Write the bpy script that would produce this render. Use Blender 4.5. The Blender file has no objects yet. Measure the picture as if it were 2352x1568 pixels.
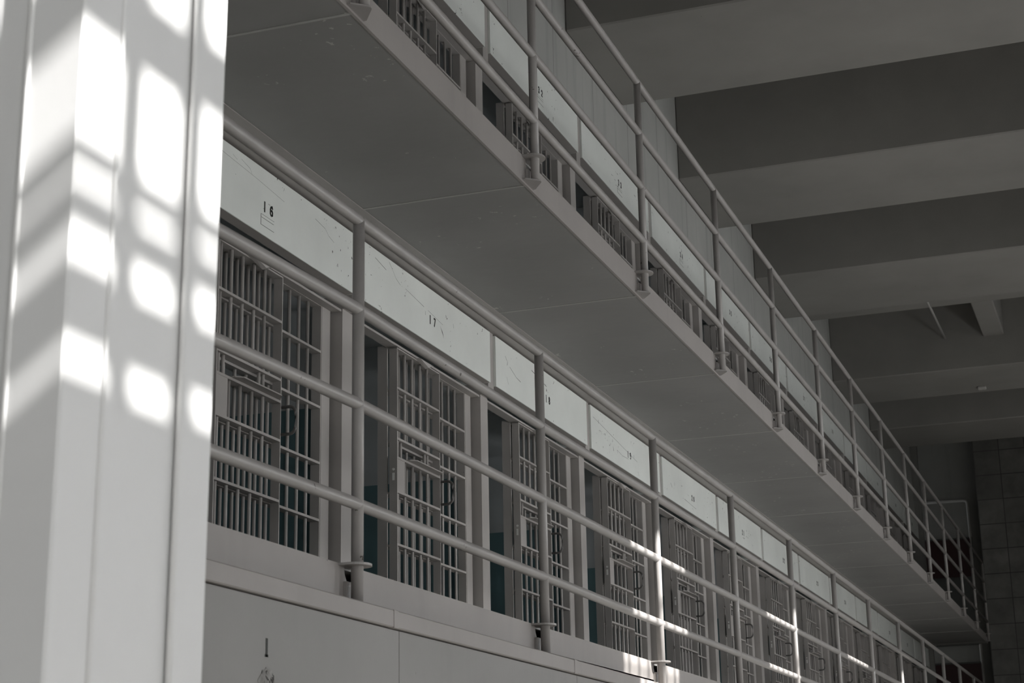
import bpy, bmesh, math, random
from mathutils import Vector, Matrix

random.seed(7)
scene = bpy.context.scene
COL = scene.collection

# ------------------------------------------------------------------ camera
cam_data = bpy.data.cameras.new('camera')
cam = bpy.data.objects.new('camera', cam_data)
COL.objects.link(cam)
yaw, pit, rol = (0.341305, 0.274876, -0.020150)
Fv = Vector((-math.sin(yaw) * math.cos(pit), math.cos(yaw) * math.cos(pit), math.sin(pit)))
Rv = Fv.cross(Vector((0, 0, 1))).normalized()
Uv = Rv.cross(Fv)
R2 = math.cos(rol) * Rv + math.sin(rol) * Uv
U2 = -math.sin(rol) * Rv + math.cos(rol) * Uv
cam.matrix_world = Matrix(((R2.x, U2.x, -Fv.x, 2.51228), (R2.y, U2.y, -Fv.y, -5.37611), (R2.z, U2.z, -Fv.z, -1.20805), (0, 0, 0, 1)))
cam_data.sensor_width = 36.0
cam_data.lens = 61.6765
cam_data.clip_start = 0.05
cam_data.clip_end = 200
cam_data.dof.use_dof = True
cam_data.dof.focus_distance = 9.5
cam_data.dof.aperture_fstop = 8.0
scene.camera = cam

# ------------------------------------------------------------------ light
scene.view_settings.view_transform = 'Standard'
scene.view_settings.look = 'None'
scene.view_settings.exposure = 0.0
scene.view_settings.gamma = 1.0
scene.view_settings.use_curve_mapping = False

world = bpy.data.worlds.new('world')
scene.world = world
world.use_nodes = True
world.node_tree.nodes['Background'].inputs[0].default_value = (0.93, 0.97, 1.0, 1)
world.node_tree.nodes['Background'].inputs[1].default_value = 1.0

SUN_L = Vector((-1.0, 0.22, -0.72)).normalized()
sun_d = bpy.data.lights.new('sun', 'SUN')
sun_d.energy = 15.0
sun_d.angle = math.radians(0.6)
sun_d.color = (1.0, 0.985, 0.96)
sun = bpy.data.objects.new('sun', sun_d)
sun.rotation_euler = SUN_L.to_track_quat('-Z', 'Y').to_euler()
sun.location = (9, -2, 8)
COL.objects.link(sun)

WX = 5.5                                   # inner face of the outer wall
WIN_Z0, WIN_Z1 = 2.72, 4.45
LOW_Z0, LOW_Z1 = -1.70, 2.00  # unseen lower windows, added to brighten panels and soffits
WIN_Y = [-4.09 + 3.43 * k for k in range(-2, 8)]
WIN_HW = 0.58


def window_light(y0, y1, z0, z1, power):  # area lamp added as fill at an unseen window opening
    d = bpy.data.lights.new('window_fill', 'AREA')
    d.shape = 'RECTANGLE'
    d.size = z1 - z0
    d.size_y = y1 - y0
    d.energy = power
    d.color = (0.97, 0.985, 1.0)
    o = bpy.data.objects.new('window_fill', d)
    o.location = (WX + 0.30, (y0 + y1) / 2, (z0 + z1) / 2)
    o.rotation_euler = Vector((-1, 0, -0.25)).to_track_quat('-Z', 'Y').to_euler()
    COL.objects.link(o)


LOW_FILL_POWER = [300.0, 300.0, 115.0, 75.0, 190.0, 310.0, 290.0, 190.0, 100.0, 50.0]  # added fill, tuned window by window to brighten cells and column
for wy, lpw in zip(WIN_Y, LOW_FILL_POWER):
    window_light(wy - WIN_HW, wy + WIN_HW, WIN_Z0, WIN_Z1, 9.0 if wy > -5 else 55.0)
    window_light(wy - WIN_HW, wy + WIN_HW, LOW_Z0, LOW_Z1, lpw)

# ------------------------------------------------------------------ helpers


def tag(o, label=None, cat=None, group=None, kind=None):
    if label:
        o['label'] = label
    if cat:
        o['category'] = cat
    if group:
        o['group'] = group
    if kind:
        o['kind'] = kind
    return o


def empty(name, loc=(0, 0, 0)):
    o = bpy.data.objects.new(name, None)
    o.empty_display_size = 0.1
    o.location = loc
    COL.objects.link(o)
    return o


class MB:
    def __init__(self):
        self.bm = bmesh.new()

    def box(self, x0, x1, y0, y1, z0, z1, bevel=0.0):
        vs = [self.bm.verts.new((x, y, z)) for x in (x0, x1) for y in (y0, y1) for z in (z0, z1)]
        fs = []
        for idx in ((0, 1, 3, 2), (4, 6, 7, 5), (0, 4, 5, 1), (2, 3, 7, 6), (0, 2, 6, 4), (1, 5, 7, 3)):
            fs.append(self.bm.faces.new([vs[i] for i in idx]))
        if bevel > 0:
            es = set(e for f in fs for e in f.edges)
            bmesh.ops.bevel(self.bm, geom=list(es), offset=bevel, segments=1, affect='EDGES')
        return self

    def poly_prism(self, pts, axis, a, b):
        """extrude a closed 2-D outline along axis from a to b"""
        def mk(u, v, w):
            return {'x': (w, u, v), 'y': (u, w, v), 'z': (u, v, w)}[axis]
        A = [self.bm.verts.new(mk(u, v, a)) for u, v in pts]
        B = [self.bm.verts.new(mk(u, v, b)) for u, v in pts]
        n = len(pts)
        self.bm.faces.new(A)
        self.bm.faces.new(B[::-1])
        for i in range(n):
            j = (i + 1) % n
            self.bm.faces.new((A[i], A[j], B[j], B[i]))
        return self

    def tube(self, path, r, seg=16, smooth=True):
        path = [Vector(q) for q in path]
        rings = []
        ref = None
        n = len(path)
        for i, q in enumerate(path):
            if i == 0:
                d = path[1] - q
            elif i == n - 1:
                d = q - path[i - 1]
            else:
                d = (path[i + 1] - q).normalized() + (q - path[i - 1]).normalized()
            d.normalize()
            if ref is None:
                ref = Vector((0, 0, 1)) if abs(d.z) < 0.9 else Vector((1, 0, 0))
            u = d.cross(ref).normalized()
            v = d.cross(u).normalized()
            ref = v.cross(d) if False else ref
            rings.append([self.bm.verts.new(q + r * (math.cos(t) * u + math.sin(t) * v))
                          for t in [2 * math.pi * k / seg for k in range(seg)]])
        for a, b in zip(rings, rings[1:]):
            for k in range(seg):
                f = self.bm.faces.new((a[k], a[(k + 1) % seg], b[(k + 1) % seg], b[k]))
                f.smooth = smooth
        self.bm.faces.new(rings[0])
        self.bm.faces.new(rings[-1][::-1])
        return self

    def hull(self, pts):
        vs = [self.bm.verts.new(q) for q in pts]
        bmesh.ops.convex_hull(self.bm, input=vs)
        return self

    def build(self, name, mat, parent=None, loc=None):
        bmesh.ops.recalc_face_normals(self.bm, faces=self.bm.faces[:])
        me = bpy.data.meshes.new(name)
        self.bm.to_mesh(me)
        self.bm.free()
        for m in (mat if isinstance(mat, list) else [mat]):
            me.materials.append(m)
        o = bpy.data.objects.new(name, me)
        COL.objects.link(o)
        if parent:
            o.parent = parent
        if loc:
            o.location = loc
        return o


def kids(o, table):
    return table.get(o, [])


def copy_tree(o, table, parent=None):
    c = o.copy()
    COL.objects.link(c)
    if parent:
        c.parent = parent
    for ch in table.get(o, []):
        copy_tree(ch, table, c)
    return c


def child_table():
    t = {}
    for o in COL.objects:
        if o.parent:
            t.setdefault(o.parent, []).append(o)
    return t


# ------------------------------------------------------------------ materials


def paint(name, color, rough=0.5, mottle=0.10, mscale=2.0, chips=None, bump=0.06, bscale=60.0,
          streak=0.0, seams=None, blocks=None, dado=None, spec=0.4):
    m = bpy.data.materials.new(name)
    m.use_nodes = True
    nt = m.node_tree
    N, L = nt.nodes, nt.links
    b = N['Principled BSDF']
    b.inputs['Roughness'].default_value = rough
    b.inputs['Specular IOR Level'].default_value = spec
    geo = N.new('ShaderNodeNewGeometry')
    pos = geo.outputs['Position']
    nz = N.new('ShaderNodeTexNoise')
    nz.inputs['Scale'].default_value = mscale
    nz.inputs['Detail'].default_value = 5
    nz.inputs['Roughness'].default_value = 0.6
    L.new(pos, nz.inputs['Vector'])
    rmp = N.new('ShaderNodeMapRange')
    rmp.inputs[1].default_value = 0.3
    rmp.inputs[2].default_value = 0.7
    rmp.inputs[3].default_value = 1 - mottle
    rmp.inputs[4].default_value = 1 + mottle
    L.new(nz.outputs['Fac'], rmp.inputs[0])
    base = N.new('ShaderNodeRGB')
    base.outputs[0].default_value = (*color, 1)
    cur = base.outputs[0]

    def mix(a, bcol, fac, mode='MIX'):
        mx = N.new('ShaderNodeMix')
        mx.data_type = 'RGBA'
        mx.blend_type = mode
        if hasattr(fac, 'links'):
            L.new(fac, mx.inputs[0])
        else:
            mx.inputs[0].default_value = fac
        L.new(a, mx.inputs[6])
        if hasattr(bcol, 'links'):
            L.new(bcol, mx.inputs[7])
        else:
            mx.inputs[7].default_value = (*bcol, 1)
        return mx.outputs[2]

    def math_(op, a, bv=None, cv=None):
        n = N.new('ShaderNodeMath')
        n.operation = op
        for i, v in enumerate((a, bv, cv)):
            if v is None:
                continue
            if hasattr(v, 'links'):
                L.new(v, n.inputs[i])
            else:
                n.inputs[i].default_value = v
        return n.outputs[0]

    sep = N.new('ShaderNodeSeparateXYZ')
    L.new(pos, sep.inputs[0])
    if dado:
        zlist, dcol = dado
        for (za, zb) in zlist:
            f = math_('MULTIPLY', math_('GREATER_THAN', sep.outputs[2], za), math_('LESS_THAN', sep.outputs[2], zb))
            cur = mix(cur, dcol, f)
    cc = N.new('ShaderNodeCombineXYZ')
    for i in range(3):
        L.new(rmp.outputs[0], cc.inputs[i])
    cur = mix(cur, cc.outputs[0], 1.0, 'MULTIPLY')
    height = None
    if streak:
        mp = N.new('ShaderNodeMapping')
        mp.inputs['Scale'].default_value = (9, 9, 0.5)
        L.new(pos, mp.inputs[0])
        n2 = N.new('ShaderNodeTexNoise')
        n2.inputs['Scale'].default_value = 1.0
        n2.inputs['Detail'].default_value = 4
        L.new(mp.outputs[0], n2.inputs['Vector'])
        r2 = N.new('ShaderNodeMapRange')
        r2.inputs[1].default_value = 0.55
        r2.inputs[2].default_value = 0.75
        r2.inputs[3].default_value = 0
        r2.inputs[4].default_value = streak
        L.new(n2.outputs['Fac'], r2.inputs[0])
        cur = mix(cur, tuple(k * 0.45 for k in color), r2.outputs[0])
    if seams:
        (y0, pitch, w, scol) = seams
        t = math_('FRACT', math_('DIVIDE', math_('SUBTRACT', sep.outputs[1], y0), pitch))
        f = math_('LESS_THAN', t, w / pitch)
        cur = mix(cur, scol, f)
    if blocks:
        (bw, bh, w, scol, x0, z0) = blocks
        row = math_('DIVIDE', math_('SUBTRACT', sep.outputs[2], z0), bh)
        f1 = math_('LESS_THAN', math_('FRACT', row), w / bh)
        t = math_('FRACT', math_('DIVIDE', math_('SUBTRACT', sep.outputs[0], x0), bw))
        f2 = math_('LESS_THAN', t, w / bw)
        f = math_('MAXIMUM', f1, f2)
        cur = mix(cur, scol, f)
        # every block its own shade
        wn = N.new('ShaderNodeTexWhiteNoise')
        wn.noise_dimensions = '2D'
        cv = N.new('ShaderNodeCombineXYZ')
        L.new(math_('FLOOR', row), cv.inputs[0])
        L.new(math_('FLOOR', math_('DIVIDE', math_('SUBTRACT', sep.outputs[0], x0), bw)), cv.inputs[1])
        L.new(cv.outputs[0], wn.inputs['Vector'])
        cur = mix(cur, tuple(k * 0.75 for k in color), math_('MULTIPLY', wn.outputs['Value'], 0.5))
    if chips:
        for (scale, stretch, thr, ccol, cmask) in chips:
            mp = N.new('ShaderNodeMapping')
            mp.inputs['Scale'].default_value = stretch
            L.new(pos, mp.inputs[0])
            n3 = N.new('ShaderNodeTexNoise')
            n3.inputs['Scale'].default_value = scale
            n3.inputs['Detail'].default_value = 3
            n3.inputs['Roughness'].default_value = 0.65
            L.new(mp.outputs[0], n3.inputs['Vector'])
            f = math_('GREATER_THAN', n3.outputs['Fac'], thr)
            if cmask:
                n4 = N.new('ShaderNodeTexNoise')
                n4.inputs['Scale'].default_value = cmask[0]
                L.new(pos, n4.inputs['Vector'])
                f = math_('MULTIPLY', f, math_('GREATER_THAN', n4.outputs['Fac'], cmask[1]))
            cur = mix(cur, ccol, f)
    L.new(cur, b.inputs['Base Color'])
    if bump:
        n5 = N.new('ShaderNodeTexNoise')
        n5.inputs['Scale'].default_value = bscale
        n5.inputs['Detail'].default_value = 4
        L.new(pos, n5.inputs['Vector'])
        bp = N.new('ShaderNodeBump')
        bp.inputs['Strength'].default_value = bump
        bp.inputs['Distance'].default_value = 0.004
        L.new(n5.outputs['Fac'], bp.inputs['Height'])
        L.new(bp.outputs[0], b.inputs['Normal'])
    return m


M = {}
CH_DARK = (0.07, 0.065, 0.06)
M['panel'] = paint('pale_green_panel_paint', (0.78, 0.80, 0.765), 0.45, 0.06, 1.6,
                   chips=[(34, (1, 1, 0.7), 0.675, CH_DARK, (2.4, 0.55)), (9, (1, 0.6, 4.0), 0.70, (0.36, 0.365, 0.35), (1.4, 0.52))])
M['frame'] = paint('warm_grey_steel_paint', (0.41, 0.386, 0.367), 0.5, 0.08, 3.0,
                   chips=[(45, (1, 1, 1), 0.76, (0.1, 0.09, 0.085), (3.0, 0.52))])
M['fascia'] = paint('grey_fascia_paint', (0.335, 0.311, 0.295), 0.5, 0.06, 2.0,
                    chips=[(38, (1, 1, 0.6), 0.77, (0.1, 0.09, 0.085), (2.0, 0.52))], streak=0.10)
M['rail'] = paint('grey_rail_paint', (0.325, 0.307, 0.294), 0.38, 0.08, 5.0,
                  chips=[(24, (1, 1, 1), 0.69, (0.08, 0.07, 0.06), (1.6, 0.57))], spec=0.5)
M['soffit'] = paint('soffit_paint', (0.275, 0.271, 0.261), 0.6, 0.08, 1.2,
                    chips=[(22, (1, 1, 1), 0.665, (0.46, 0.45, 0.43), (1.9, 0.57))], bump=0.35, bscale=16)
M['seam'] = paint('seam_paint', (0.42, 0.415, 0.395), 0.5, 0.1, 6.0)
M['concrete'] = paint('beam_concrete', (0.235, 0.225, 0.21), 0.85, 0.10, 0.9, bump=0.15, bscale=30,
                      chips=[(14, (1, 0.4, 1), 0.75, (0.16, 0.15, 0.14), (0.8, 0.55))])
M['upper_wall'] = paint('upper_wall_concrete', (0.40, 0.40, 0.38), 0.8, 0.09, 1.2, bump=0.10, bscale=30, streak=0.35,
                        seams=(5.875, 0.981, 0.012, (0.24, 0.235, 0.22)))
M['plate'] = paint('ground_wall_paint', (0.25, 0.239, 0.229), 0.45, 0.07, 1.4, streak=0.12,
                   chips=[(30, (1, 1, 0.5), 0.765, (0.1, 0.09, 0.085), (2.0, 0.52))])
M['column'] = paint('white_column_paint', (0.79, 0.785, 0.78), 0.5, 0.02, 3.0, bump=0.05, bscale=35)
M['cell_in'] = paint('cell_wall_paint', (0.46, 0.475, 0.48), 0.6, 0.05, 2.0,
                     dado=([(-0.4, 0.875), (1.83, 3.10)], (0.12, 0.20, 0.215)))
M['dark'] = paint('stencil_black', (0.03, 0.032, 0.028), 0.6, 0.05, 30.0, bump=0)
M['pencil'] = paint('grime_line', (0.14, 0.14, 0.13), 0.7, 0.3, 40.0, bump=0)
M['chip'] = paint('bare_chipped_patch', (0.27, 0.26, 0.25), 0.8, 0.3, 40.0, bump=0.4, bscale=40, chips=[(38, (1, 1, 0.8), 0.57, (0.05, 0.048, 0.045), None)])
M['handle'] = paint('worn_dark_steel', (0.13, 0.125, 0.12), 0.3, 0.2, 20.0, spec=0.6)
M['key'] = paint('pale_keyhole_metal', (0.85, 0.84, 0.81), 0.4, 0.05, 10.0)
M['block'] = paint('stone_block', (0.20, 0.195, 0.183), 0.9, 0.32, 2.6, bump=0.3, bscale=20,
                   blocks=(0.45, 0.443, 0.014, (0.06, 0.06, 0.055), -0.10, 0.0))
M['end_plain'] = paint('end_wall_plaster', (0.24, 0.237, 0.222), 0.75, 0.12, 1.0, streak=0.2)
M['white_wall'] = paint('outer_wall_plaster', (0.62, 0.61, 0.58), 0.8, 0.05, 0.8)
M['floor'] = paint('polished_concrete_floor', (0.34, 0.33, 0.31), 0.35, 0.12, 0.7)
M['red'] = paint('dark_red_paint', (0.03, 0.010, 0.010), 0.5, 0.12, 2.0)
M['door_grey'] = paint('dark_grey_door_paint', (0.07, 0.072, 0.066), 0.5, 0.1, 2.0)
M['black'] = paint('unlit_black', (0.012, 0.012, 0.012), 0.8, 0.1, 2.0)
M['steel_win'] = paint('window_steel', (0.30, 0.30, 0.29), 0.5, 0.05, 3.0)
M['wood'] = paint('sun_blocker_paint', (0.35, 0.33, 0.30), 0.7, 0.1, 3.0)
M['conduit'] = paint('conduit_paint', (0.42, 0.41, 0.39), 0.4, 0.08, 3.0)

# ------------------------------------------------------------------ dimensions
FL = -0.306                  # lower gallery floor
TIER = 2.2268
FU = FL + TIER
GROUND = -2.55
PITCH = 1.9616
J0 = 4.3706 - 2 * PITCH      # joint between cells 15 and 16
CEIL = 5.8
Y0, Y1 = -9.0, 27.2
BLOCK_END = J0 + 13 * PITCH  # 25.95

# ------------------------------------------------------------------ setting
tag(MB().box(-5, WX + 0.4, Y0 - 0.3, Y1 + 0.4, GROUND - 0.2, GROUND).build('floor', M['floor']), kind='structure')
tag(MB().box(-5, WX + 0.4, Y0 - 0.3, Y1 + 0.4, CEIL, CEIL + 0.2).build('ceiling', M['concrete']), kind='structure')
tag(MB().box(-3.6, WX + 0.4, Y0 - 0.3, Y0, GROUND, CEIL).build('wall_back', M['white_wall']), kind='structure')

# outer wall with its window openings; the lower row is added for bounce light
mb = MB()
WT = 0.15
mb.box(WX, WX + WT, Y0, Y1, GROUND, LOW_Z0)
mb.box(WX, WX + WT, Y0, Y1, LOW_Z1, WIN_Z0)
mb.box(WX, WX + WT, Y0, Y1, WIN_Z1, CEIL)
edges = [Y0] + [v for wy in WIN_Y if wy - WIN_HW > Y0 and wy + WIN_HW < Y1 for v in (wy - WIN_HW, wy + WIN_HW)] + [Y1]
for a, b_ in zip(edges[0::2], edges[1::2]):
    mb.box(WX, WX + WT, a, b_, WIN_Z0, WIN_Z1)
    mb.box(WX, WX + WT, a, b_, LOW_Z0, LOW_Z1)
tag(mb.build('wall_right', M['white_wall']), kind='structure')

for n, wy in enumerate(WIN_Y):
    if wy - WIN_HW <= Y0 or wy + WIN_HW >= Y1:
        continue
    ya, yb = wy - WIN_HW, wy + WIN_HW
    mb = MB()
    t = 0.02
    mb.box(WX + 0.10, WX + 0.14, ya, ya + t, WIN_Z0, WIN_Z1)
    mb.box(WX + 0.10, WX + 0.14, yb - t, yb, WIN_Z0, WIN_Z1)
    mb.box(WX + 0.10, WX + 0.14, ya, yb, WIN_Z0, WIN_Z0 + t)
    mb.box(WX + 0.10, WX + 0.14, ya, yb, WIN_Z1 - t, WIN_Z1)
    k = -3
    vw = 0.016
    near = abs(wy + 4.09) < 0.1
    if near:
        vw = 0.034
    for yo in ((-0.35, 0.068, 0.258, 0.45) if near else [0.186 * k + 0.093 for k in range(-3, 4)]):
        yv = wy + yo
        if ya + 0.03 < yv < yb - 0.03:
            mb.box(WX + 0.105, WX + 0.13, yv - vw, yv + vw, WIN_Z0, WIN_Z1)
    if near:   # the window whose light falls on the column: extra bars added to shape its sun patches
        dz = 0.72 * (WX + 0.12 - 1.0)
        for (za, zb) in ((0.075, 0.20), (-0.168, -0.128), (-0.268, -0.210), (-0.452, -0.332), (-0.66, -0.510)):
            mb.box(WX + 0.10, WX + 0.14, ya, yb, za + dz, zb + dz)
    else:
        for zc in (3.02, 3.36, 3.70, 4.04):
            mb.box(WX + 0.105, WX + 0.13, ya, yb, zc - 0.012, zc + 0.012)
    for zc in [LOW_Z0 + 0.015 + 0.611 * q for q in range(7)]:
        mb.box(WX + 0.105, WX + 0.13, ya, yb, min(zc, LOW_Z1 - 0.02) - 0.012, min(zc, LOW_Z1 - 0.02) + 0.012)
    for k in range(-3, 4):
        mb.box(WX + 0.105, WX + 0.13, wy + k * 0.186 - 0.014, wy + k * 0.186 + 0.014, LOW_Z0, LOW_Z1)
    wo = tag(mb.build('window_%d' % (n + 1), M['steel_win']), kind='structure')
    if abs(wy + 0.66) < 0.1:   # unseen blocker added here to cut the upper part of the sun patch
        MB().box(WX + 0.15, WX + 0.17, ya, yb, 3.30, WIN_Z1).build('sun_blocker', M['wood'], wo)

# concrete wall above the upper cells
tag(MB().box(-1.30, -1.12, -4.4, BLOCK_END, FU + 2.13, CEIL).build('wall_left', M['upper_wall']), kind='structure')

# end of the block: plain wall, stone wall, doors
mb = MB()
mb.box(-5, -0.10, Y1, Y1 + 0.3, GROUND, CEIL)
tag(mb.build('wall_end', M['end_plain']), kind='structure')
tag(MB().box(-0.10, WX, 26.75, Y1 + 0.3, GROUND, CEIL).build('wall_far', M['block']), kind='structure')
tag(MB().box(-3.6, -1.0, BLOCK_END, BLOCK_END + 0.15, GROUND, CEIL).build('wall_block', M['end_plain']), kind='structure')
tag(MB().box(-3.75, -3.6, -4.4, BLOCK_END + 0.15, GROUND, CEIL).build('wall_rear', M['end_plain']), kind='structure')
for n, fz in enumerate((FL, FU)):
    d = tag(MB().box(-1.16, -0.28, Y1 - 0.05, Y1 - 0.01, fz, fz + 1.93).build('door_%d' % (n + 1), M['door_grey']), kind='structure')
    MB().box(-1.12, -0.32, Y1 - 0.07, Y1 - 0.05, fz + 1.22, fz + 1.90).build('upper_panel', M['red'], d)
    MB().box(-1.12, -0.32, Y1 - 0.07, Y1 - 0.05, fz + 0.04, fz + 1.18).build('lower_panel', M['door_grey'], d)

# ------------------------------------------------------------------ ceiling beams
beams = [(-4.0, -2.5), (-0.6, 0.9), (2.8, 4.3), (6.19, 7.71), (9.56, 11.05), (12.85, 14.51), (17.80, 19.23), (21.05, 22.50)]
bl = {6.19: 'nearest ceiling beam in view, at the top right above the upper railing',
      9.56: 'second ceiling beam from the top of the photo, plain concrete',
      12.85: 'third ceiling beam from the top, with a ledge and stub beam behind it',
      17.80: 'fourth ceiling beam from the top, with a small box on its underside',
      21.05: 'farthest ceiling beam, lowest in the photo, in front of the stone end wall'}
hid = ['ceiling beam farthest behind the photographer', 'ceiling beam just ahead overhead, out of the photo', 'last ceiling beam overhead before those in the photo']
for i, (a, b_) in enumerate(beams):
    o = MB().box(-1.12, WX, a, b_, 4.63, CEIL, 0.012).build('ceiling_beam', M['concrete'])
    tag(o, bl.get(a) or hid[i], 'beam', 'concrete ceiling beams')
t = MB().box(-1.12, WX, 14.51, 16.15, 5.04, CEIL, 0.01).build('ceiling_ledge', M['concrete'])
tag(t, 'concrete ledge strip just behind the third ceiling beam', 'ledge')
t = MB().box(0.90, 1.17, 16.15, 17.80, 5.04, CEIL, 0.012).build('stub_beam', M['concrete'])
tag(t, 'short stub beam between the third and fourth ceiling beams', 'beam')
t = MB().tube([(0.41, 14.6, 5.03), (0.41, 17.80, 5.07)], 0.016, 10).build('conduit_pipe', M['conduit'])
tag(t, 'thin straight pipe between the third and fourth ceiling beams', 'pipe')
t = MB().box(0.69, 0.80, 18.86, 18.97, 4.595, 4.63, 0.008).build('junction_box', M['conduit'])
tag(t, 'small pale box under the fourth ceiling beam', 'junction box')

# conduits on the end wall
mb = MB()
mb.tube([(-1.9, Y1 - 0.03, 4.55), (-0.37, Y1 - 0.03, 4.53), (-0.335, Y1 - 0.03, 4.52), (-0.315, Y1 - 0.03, 4.49),
         (-0.31, Y1 - 0.03, 4.45), (-0.30, Y1 - 0.03, 1.0), (-0.30, Y1 - 0.03, -0.6)], 0.028, 10)
tag(mb.build('wall_conduit', M['conduit']), 'pale pipe run on the end wall, level then bending down beside the doors', 'pipe')

# ------------------------------------------------------------------ foreground column
cl = empty('steel_column', (0.752, -2.94, GROUND))
cl.rotation_euler = (0, 0.0115, 0)
mb = MB()
H = 4.63 - GROUND
mb.box(-0.22, 0.216, -0.222, 0.222, 0, H - 0.006)
mb.build('shaft', M['column'], cl)
for name, (a, b_) in dict(near_strip=(-0.228, -0.120), far_strip=(0.118, 0.230)).items():
    MB().box(0.215, 0.225, a, b_, 0, H, 0.004).build('edge_strip', M['column'], cl)
MB().box(0.125, 0.225, -0.231, -0.221, 0, H, 0.004).build('edge_strip', M['column'], cl)
MB().box(-0.225, -0.125, -0.231, -0.221, 0, H, 0.004).build('edge_strip', M['column'], cl)
for (bx, by) in ((0.2255, -0.119), (0.2255, 0.117), (0.124, -0.2305), (-0.124, -0.2305)):
    MB().tube([(bx, by, 0.01), (bx, by, H - 0.01)], 0.0055, 10).build('weld_bead', M['column'], cl)
tag(cl, 'blurred white steel column in the left foreground with patches of sunlight', 'column')

# ------------------------------------------------------------------ galleries
YL = [0.0714, 2.0614, 4.0317, 5.9724, 7.9514, 9.9046, 11.8463, 13.9043, 15.9746, 18.0184, 20.0208, 21.98, 23.94, 25.55]
YU = [0.1102, 2.0762, 4.0193, 5.956, 7.8726, 9.8012, 11.7018, 13.6904, 15.5764, 17.4792, 19.4636, 21.5201, 23.4461, 25.3451]
YL = [-3.86, -1.895] + YL
YU = [-3.82, -1.855] + YU
RR = 0.0215
GY0, GY1 = -4.4, 25.65


def gallery(fz, ys, which):
    g = empty('gallery_slab', (0, 0, fz))
    MB().box(-1.32, -0.45, GY0, GY1, -0.131, 0).box(-0.45, -0.058, GY0, GY1, -0.131, -0.122).box(-0.45, -0.058, GY0, GY1, -0.010, 0).build('deck', M['soffit'], g)
    out = [(GY0, -0.134), (GY0, 0.004)]
    for y in ys:                                   # the band is notched behind every post
        out += [(y - 0.012, 0.004), (y - 0.004, -0.030), (y + 0.026, -0.072), (y + 0.040, -0.112), (y + 0.112, -0.112), (y + 0.114, 0.004)]
    out += [(GY1, 0.004), (GY1, -0.134)]
    fa = MB().poly_prism(out, 'x', -0.057, -0.045).build('fascia', M['fascia'], g)
    fa['label'] = 'paler grey edge band'
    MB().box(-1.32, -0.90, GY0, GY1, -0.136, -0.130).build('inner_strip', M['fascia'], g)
    for y in ys:
        MB().box(-0.90, -0.058, y - 0.006, y + 0.006, -0.134, -0.130).build('weld_seam', M['seam'], g)
    tag(g, which + ' gallery walkway slab with a grey steel edge band', 'gallery slab', 'gallery slabs')
    return g


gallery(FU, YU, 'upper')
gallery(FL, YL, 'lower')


def railing(fz, ys, zs, which, ring, bottom, bend, dev):
    r = empty('gallery_railing', (0, 0, 0))
    zt = zs[0]
    ya = GY0
    for z in zs:
        sag = bend[zs.index(z)]
        nodes = [(0, ya, z - sag), (0, ys[1], z - sag)]
        for kk, yy in enumerate(ys[2:8]):          # hand-welded pipe, a few millimetres off true at each post
            nodes.append((0, yy, z + dev.get((zs.index(z), kk), 0)))
        nodes.append((0, ys[-1], z))
        MB().tube(nodes, RR, 18).build('rail', M['rail'], r)
    z0 = bottom
    p = MB().tube([(0, 0, z0), (0, 0, zt)], RR, 18).build('post', M['rail'], r, (0, ys[0], 0))
    # floor flange: a rounded plate the post passes through, reaching back to the slab
    pts = [(0.050 * math.cos(a), 0.058 * math.sin(a)) for a in [math.pi * k / 10 - math.pi / 2 for k in range(11)]]
    pts += [(-0.075, 0.058), (-0.075, -0.058)]
    MB().poly_prism(pts, 'z', ring - 0.004, ring + 0.004).build('flange', M['rail'], p)
    # angle clip on the edge band and wedge shoe under the post
    mb = MB()
    mb.box(-0.046, -0.030, -0.014, 0.040, ring - 0.112, ring - 0.054, 0.002)
    mb.build('clip', M['rail'], p)
    mb = MB()
    mb.poly_prism([(-0.047, -0.060), (-0.030, -0.060), (0.024, -0.012), (0.030, -0.002), (0.027, 0.010), (-0.030, 0.090), (-0.047, 0.095)], 'z', z0 - 0.007, z0)
    if which == 'upper':
        mb.build('bracket', M['rail'], p)
    t = child_table()
    for y in ys[1:]:
        c = copy_tree(p, t, r)
        c.location = (0, y, 0)
    tag(r, which + ' gallery railing of grey pipe with four rails and posts', 'railing', 'gallery railings')


railing(FU, YU, [3.1224, 2.7954, 2.4561, 2.1195], 'upper', 1.921, 1.804, (0, 0, 0, 0),
        {(0, 3): -0.006, (2, 1): 0.004, (3, 1): -0.006})
railing(FL, YL, [0.9501, 0.6109, 0.261, -0.095], 'lower', -0.306, -0.432, (0.020, 0.062, 0.055, 0.025),
        {(0, 0): -0.0095, (1, 0): -0.004, (1, 1): -0.008, (0, 3): 0.006, (0, 4): 0.008, (3, 1): 0.003})

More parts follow.
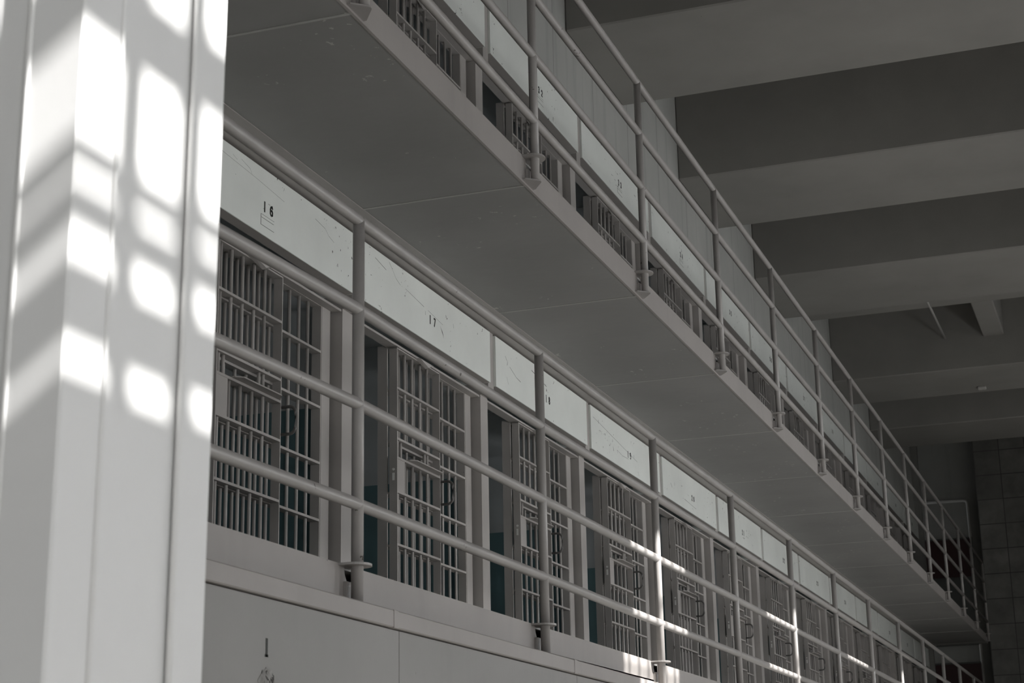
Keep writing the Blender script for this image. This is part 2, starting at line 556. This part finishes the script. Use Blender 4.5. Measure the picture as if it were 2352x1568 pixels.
# ------------------------------------------------------------------ ground tier: steel plates with a ledge
joints = [-3.70, -1.66, 0.36]
while joints[-1] < 25:
    joints.append(joints[-1] + 2.05)
NTH = ['first', 'second', 'third', 'fourth', 'fifth', 'sixth', 'seventh', 'eighth', 'ninth', 'tenth', 'eleventh', 'twelfth', 'thirteenth', 'fourteenth', 'fifteenth', 'sixteenth']
for i, (a, b_) in enumerate(zip(joints, joints[1:])):
    w = empty('wall_plate', (0, a, GROUND))
    L_ = b_ - a
    top = -0.502 - GROUND
    MB().box(-0.02, 0.030, 0.002, L_ - 0.002, 0, top, 0.002).build('plate', M['plate'], w)
    MB().box(-0.10, 0.046, -0.068, L_ - 0.068 - 0.002, top + 0.003, -0.437 - GROUND, 0.004).build('ledge', M['fascia'], w)
    MB().box(-0.02, 0.049, -0.085, -0.045, top + 0.001, -0.4365 - GROUND, 0.002).build('splice', M['fascia'], w)
    if i == 1:
        def g(y, z):
            return (y - a, z - GROUND)
        mb = MB()
        (u0, v0), (u1, v1) = g(-0.643, -0.678), g(-0.630, -0.622)
        mb.box(0.0295, 0.0308, u0, u1, v0, v1)
        mb.box(0.0295, 0.0308, u0 - 0.004, u1 + 0.004, v0, v0 + 0.008)
        mb.build('number', M['dark'], w)
        mb = MB()
        ring = []
        for k in range(26):
            an = 2 * math.pi * k / 26
            rr = 1 + random.uniform(-0.16, 0.12)
            uu, vv = g(-0.632 + 0.055 * rr * math.cos(an), -0.752 + 0.045 * rr * math.sin(an))
            ring.append((uu, vv))
        mb.poly_prism(ring, 'x', 0.0290, 0.0312)
        mb.build('chipped_patch', M['chip'], w)
        lb = 'grey ground floor wall plate beside the white column, marked with a small 1'
    elif i == 0:
        lb = 'grey ground floor wall plate hidden behind the white column'
    else:
        lb = 'plain grey ground floor wall plate, %s to the right of the plate marked 1' % NTH[i - 2]
    tag(w, lb, 'wall plate', 'ground floor wall plates')

# ------------------------------------------------------------------ stencil digits
GL = {
    '0': [[(0.16, 0.1), (0.0, 0.25), (0.0, 0.75), (0.16, 0.9)], [(0.34, 0.1), (0.5, 0.25), (0.5, 0.75), (0.34, 0.9)]],
    '1': [[(0.22, 0.0), (0.22, 1.0)]],
    '2': [[(0.0, 0.72), (0.1, 0.95), (0.4, 0.95), (0.5, 0.72), (0.42, 0.52), (0.0, 0.08)], [(0.0, 0.05), (0.5, 0.05)]],
    '3': [[(0.0, 0.8), (0.12, 0.96), (0.38, 0.96), (0.5, 0.78), (0.4, 0.56), (0.2, 0.52)], [(0.36, 0.5), (0.5, 0.3), (0.38, 0.04), (0.12, 0.04), (0.0, 0.2)]],
    '4': [[(0.36, 0.0), (0.36, 1.0), (0.0, 0.32)], [(0.0, 0.3), (0.5, 0.3)]],
    '5': [[(0.46, 0.96), (0.06, 0.96), (0.04, 0.55)], [(0.06, 0.56), (0.34, 0.6), (0.5, 0.4), (0.44, 0.12), (0.2, 0.02), (0.0, 0.14)]],
    '6': [[(0.36, 0.98), (0.12, 0.86), (0.0, 0.6), (0.0, 0.2), (0.16, 0.03)], [(0.3, 0.03), (0.5, 0.14), (0.5, 0.4), (0.36, 0.55), (0.1, 0.5)], [(0.38, 0.98), (0.48, 0.8)]],
    '7': [[(0.0, 0.94), (0.5, 0.94)], [(0.46, 0.88), (0.14, 0.0)]],
    '8': [[(0.18, 0.52), (0.02, 0.66), (0.02, 0.84), (0.18, 0.97)], [(0.32, 0.97), (0.48, 0.84), (0.48, 0.66), (0.32, 0.52)],
          [(0.18, 0.48), (0.0, 0.34), (0.0, 0.16), (0.18, 0.03)], [(0.32, 0.03), (0.5, 0.16), (0.5, 0.34), (0.32, 0.48)]],
    '9': [[(0.18, 0.97), (0.0, 0.84), (0.0, 0.6), (0.14, 0.46)], [(0.4, 0.48), (0.5, 0.7), (0.44, 0.9), (0.32, 0.97)], [(0.5, 0.62), (0.46, 0.2), (0.3, 0.03), (0.08, 0.08)]],
}


def stencil(text, h, stroke, x, yc, zb, parent):
    w = 0.82 * h
    adv = 1.42 * h
    y = yc - adv * (len(text) - 1) / 2 - w * 0.25
    for chx in text:
        mb = MB()
        for line in GL[chx]:
            pts = [Vector((0, y + p[0] * w * 1.1, zb + p[1] * h)) for p in line]
            for q0, q1 in zip(pts, pts[1:]):
                d = (q1 - q0).normalized()
                n = Vector((0, -d.z, d.y)) * stroke / 2
                e = d * stroke * 0.28
                quad = [q0 - e + n, q1 + e + n, q1 + e - n, q0 - e - n]
                A = [mb.bm.verts.new((x, q.y, q.z)) for q in quad]
                B = [mb.bm.verts.new((x + 0.0012, q.y, q.z)) for q in quad]
                mb.bm.faces.new(A)
                mb.bm.faces.new(B[::-1])
                for i in range(4):
                    k = (i + 1) % 4
                    mb.bm.faces.new((A[i], A[k], B[k], B[i]))
        mb.build('digit', M['dark'], parent)
        y += adv


SCUFF = {   # local y, z above the gallery floor, stroke
    16: [[(0.30, 2.035), (0.55, 2.02), (0.85, 2.005), (1.12, 1.985)], [(0.62, 2.04), (0.66, 2.03)], [(0.70, 2.045), (0.78, 2.03), (0.80, 2.01)],
         [(1.45, 2.01), (1.56, 1.995), (1.60, 1.97), (1.66, 1.955)]],
    17: [[(1.10, 1.895), (1.135, 1.87), (1.15, 1.84)], [(0.20, 2.03), (0.34, 2.005)], [(0.38, 2.06), (0.42, 2.035), (0.47, 1.995), (0.53, 1.975)],
         [(0.60, 1.975), (0.86, 1.945)], [(0.92, 1.94), (1.14, 1.915)], [(1.30, 1.965), (1.305, 1.94)], [(0.88, 1.925), (0.882, 1.905)]],
    18: [[(0.22, 1.99), (0.26, 1.96), (0.25, 1.94)], [(0.30, 1.94), (0.42, 1.90), (0.50, 1.89)], [(0.24, 1.86), (0.27, 1.82)], [(0.72, 2.02), (1.02, 1.98)]],
    19: [[(0.10, 2.00), (0.45, 1.965), (0.80, 1.93), (1.25, 1.885)], [(0.70, 1.87), (0.84, 1.855), (1.0, 1.86)], [(1.26, 1.81), (1.28, 1.775)]],
    20: [[(0.30, 1.90), (0.34, 1.87)], [(0.42, 1.925), (0.43, 1.90)], [(0.75, 1.84), (0.95, 1.83), (1.15, 1.82)]],
}
SCW = {16: 0.0018, 17: 0.0032, 18: 0.0045, 19: 0.004, 20: 0.005}


def scuffs(num, x, parent):
    for line in SCUFF.get(num, []):
        mb = MB()
        lw = SCW[num] * random.uniform(0.6, 1.2)
        left = [(p[0], p[1] + lw / 2 * random.uniform(0.5, 1.2)) for p in line]
        right = [(p[0] + 0.002, p[1] - lw / 2 * random.uniform(0.5, 1.2)) for p in line]
        mb.poly_prism(left + right[::-1], 'x', x, x + 0.0006)
        mb.build('scuff', M['pencil'], parent)


# ------------------------------------------------------------------ one cell front (local: y along the block, z above the gallery floor)
proto = empty('cell_front', (0, 0, 0))
P = PITCH
BR = 0.0085
mb = MB().box(-1.081, -1.075, 0.048, P - 0.050, 1.757, 2.078, 0.002)
mb.box(-1.30, -1.081, 0.048, P - 0.050, 2.070, 2.078)
mb.box(-1.30, -1.081, 0.048, 0.054, 1.757, 2.070)
mb.box(-1.30, -1.081, P - 0.056, P - 0.050, 1.757, 2.070)
pn = mb.build('number_panel', M['panel'], proto)
MB().box(-1.140, -1.0805, 0.054, P - 0.056, 1.7575, 1.7635).build('panel_lip', M['frame'], proto)
pn['label'] = 'pale panel with the cell number'
MB().poly_prism([(-1.30, -0.047), (-1.145, -0.047), (-1.145, 0.076), (-1.30, 0.076)], 'z', 0, 1.69).box(-1.30, -1.092, -0.047, 0.047, 1.69, 2.09).build('pilaster', M['frame'], proto)
MB().box(-1.215, -1.150, 0.077, P - 0.05, 1.674, 1.686).build('lintel', M['frame'], proto)
# interior: open-fronted cell lined in two colours
mb = MB()
mb.box(-3.30, -1.30, -0.047, 0.035, 0, 2.09)
mb.box(-3.30, -1.30, P - 0.078, P - 0.049, 0, 2.09)
mb.box(-3.34, -3.30, -0.047, P - 0.049, 0, 2.09)
mb.box(-3.30, -1.30, 0.035, P - 0.078, 2.06, 2.09)
mb.box(-3.30, -1.30, 0.035, P - 0.078, 0.0, 0.01)
mb.build('cell_interior', M['cell_in'], proto)
# fixed grille
YA, YB = 0.66, 1.79
mb = MB()
mb.box(-1.268, -1.212, YA + 0.004, YA + 0.016, 0.012, 1.685)      # jamb plate beside the doorway
mb.box(-1.25, -1.20, YB - 0.008, YB, 0.012, 1.685)
mb.box(-1.25, -1.198, YB, YB + 0.092, 0.012, 1.685)               # front stile
mb.box(-1.25, -1.20, YA + 0.016, YB, 1.672, 1.685)
gr = mb.build('grille', M['frame'], proto)
for zc in (1.436, 1.152, 0.872, 0.590, 0.306, 0.022):
    MB().box(-1.25, -1.20, YA + 0.016, YB - 0.008, zc - 0.006, zc + 0.006).build('cross_bar', M['frame'], gr)
for y in (0.745, 0.85, 0.955, 1.06, 1.165, 1.275, 1.38, 1.482, 1.584, 1.682):
    MB().tube([(-1.225, y, 0.012), (-1.225, y, 1.685)], BR, 10).build('bar', M['frame'], gr)
# sliding door, slid open in front of the grille
D0, D1 = 0.656, 1.27
mb = MB()
mb.box(-1.195, -1.15, D0, D0 + 0.007, 0.03, 1.668)
mb.box(-1.195, -1.15, D1 - 0.007, D1, 0.03, 1.668)
mb.box(-1.195, -1.15, D0, D1, 1.661, 1.668)
dr = mb.build('door', M['frame'], proto)
dr['label'] = 'sliding barred door pushed open'
for zc in (1.443, 1.163, 1.0585, 0.8745, 0.592, 0.310, 0.037):
    MB().box(-1.195, -1.15, D0 + 0.007, D1 - 0.007, zc - 0.006, zc + 0.006).build('cross_bar', M['frame'], dr)
for k, y in enumerate((0.708, 0.807, 0.911, 1.020, 1.125)):
    if k in (0, 4):
        MB().tube([(-1.172, y, 0.03), (-1.172, y, 1.665)], BR, 10).build('bar', M['frame'], dr)
    else:
        MB().tube([(-1.172, y, 1.163), (-1.172, y, 1.665)], BR, 10).build('bar', M['frame'], dr)
        MB().tube([(-1.172, y, 0.03), (-1.172, y, 1.055)], BR, 10).build('bar', M['frame'], dr)
for y in (0.752, 1.085):
    MB().tube([(-1.172, y, 1.06), (-1.172, y, 1.16)], BR, 10).build('slot_bar', M['frame'], dr)
lp = MB().box(-1.168, -1.152, D0 + 0.007, D0 + 0.108, 0.8805, 1.0525).build('lock_plate', M['frame'], dr)
mb = MB()
mb.box(-1.178, -1.166, D0 - 0.003, D0, 0.935, 0.975)
mb.tube([(-1.172, D0 - 0.003, 0.995), (-1.172, D0 + 0.001, 0.995)], 0.007, 12)
kp = mb.build('keyhole_plate', M['key'], dr)
mb2 = MB()
mb2.hull([(-1.186, D0 - 0.001, 0.33), (-1.160, D0 - 0.001, 0.33), (-1.186, D0 - 0.028, 0.33), (-1.164, D0 - 0.028, 0.33), (-1.178, D0 - 0.004, 0.405), (-1.170, D0 - 0.004, 0.405)])
mb2.build('latch_bolt', M['key'], dr)
kp['label'] = 'pale keyhole plate'
mb = MB()
mb.poly_prism([(-1.235, 0.80), (-1.135, 0.80), (-1.105, 0.83), (-1.105, 1.19), (-1.135, 1.235), (-1.235, 1.235)], 'z', 1.0655, 1.0715)
mb.build('food_shelf', M['frame'], dr)
mb = MB()
mb.hull([(-1.15, 0.90, 1.668), (-1.15, 1.13, 1.668), (-1.122, 0.92, 1.668), (-1.122, 1.11, 1.668), (-1.15, 1.06, 1.642), (-1.13, 1.06, 1.648)])
mb.build('roller_guard', M['frame'], dr)
pts = [(-1.152, D1 + 0.006, 0.905)]
for k in range(7):
    an = math.pi / 2 * k / 6 - math.pi / 2
    pts.append((-1.110 + 0.032 * math.cos(an), D1 + 0.006, 0.937 + 0.032 * math.sin(an)))
for k in range(7):
    an = math.pi / 2 * k / 6
    pts.append((-1.110 + 0.032 * math.cos(an), D1 + 0.006, 1.003 + 0.032 * math.sin(an)))
pts.append((-1.152, D1 + 0.006, 1.035))
hd = MB().tube(pts, 0.0075, 10).build('handle', M['handle'], dr)
hd['label'] = 'dark curved pull handle'

table = child_table()
PL_OUT = (16, 32, 33, 34, 31)


def finish_cell(root, num, fz, j, tier):
    root.location = (0, J0 + j * PITCH, fz)
    panel = [c for c in COL.objects if c.parent == root and c.name.startswith('number_panel')][0]
    ycen = 0.961 + 0.0217 * max(0, min(j, 7)) + (0.035 if num == 18 else 0) if tier == 'lower' else 1.05
    stencil(str(num), 0.046, 0.0105, -1.0752, ycen, 1.872, panel)
    scuffs(num, -1.0752, panel)
    if num in PL_OUT:
        mb = MB()
        t = 0.0022
        for (ya, yb, za, zb) in ((0, 0.13, 0, t), (0, 0.125, 0.036, 0.036 + t), (0, 0.13, 0.052, 0.052 + t * 0.6), (0, t * 1.6, 0, 0.052)):
            mb.box(-1.0755, -1.0744, ycen - 0.068 + ya, ycen - 0.068 + yb, 1.800 + za, 1.800 + zb)
        mb.build('placard_outline', M['pencil'], panel)
    tag(root, 'barred cell front numbered %d on the %s gallery, its door slid open' % (num, tier), 'cell front', 'barred cell fronts')


first = True
roots = []
for tier, fz, n0 in (('lower', FL, 15), ('upper', FU, 29)):
    for j in range(-1, 13):
        num = n0 + j + 1
        if first:
            root = proto
            first = False
        else:
            root = copy_tree(proto, table)
        roots.append((root, num, fz, j, tier))
for r in roots:
    finish_cell(*r)
# closing pilasters where the block ends
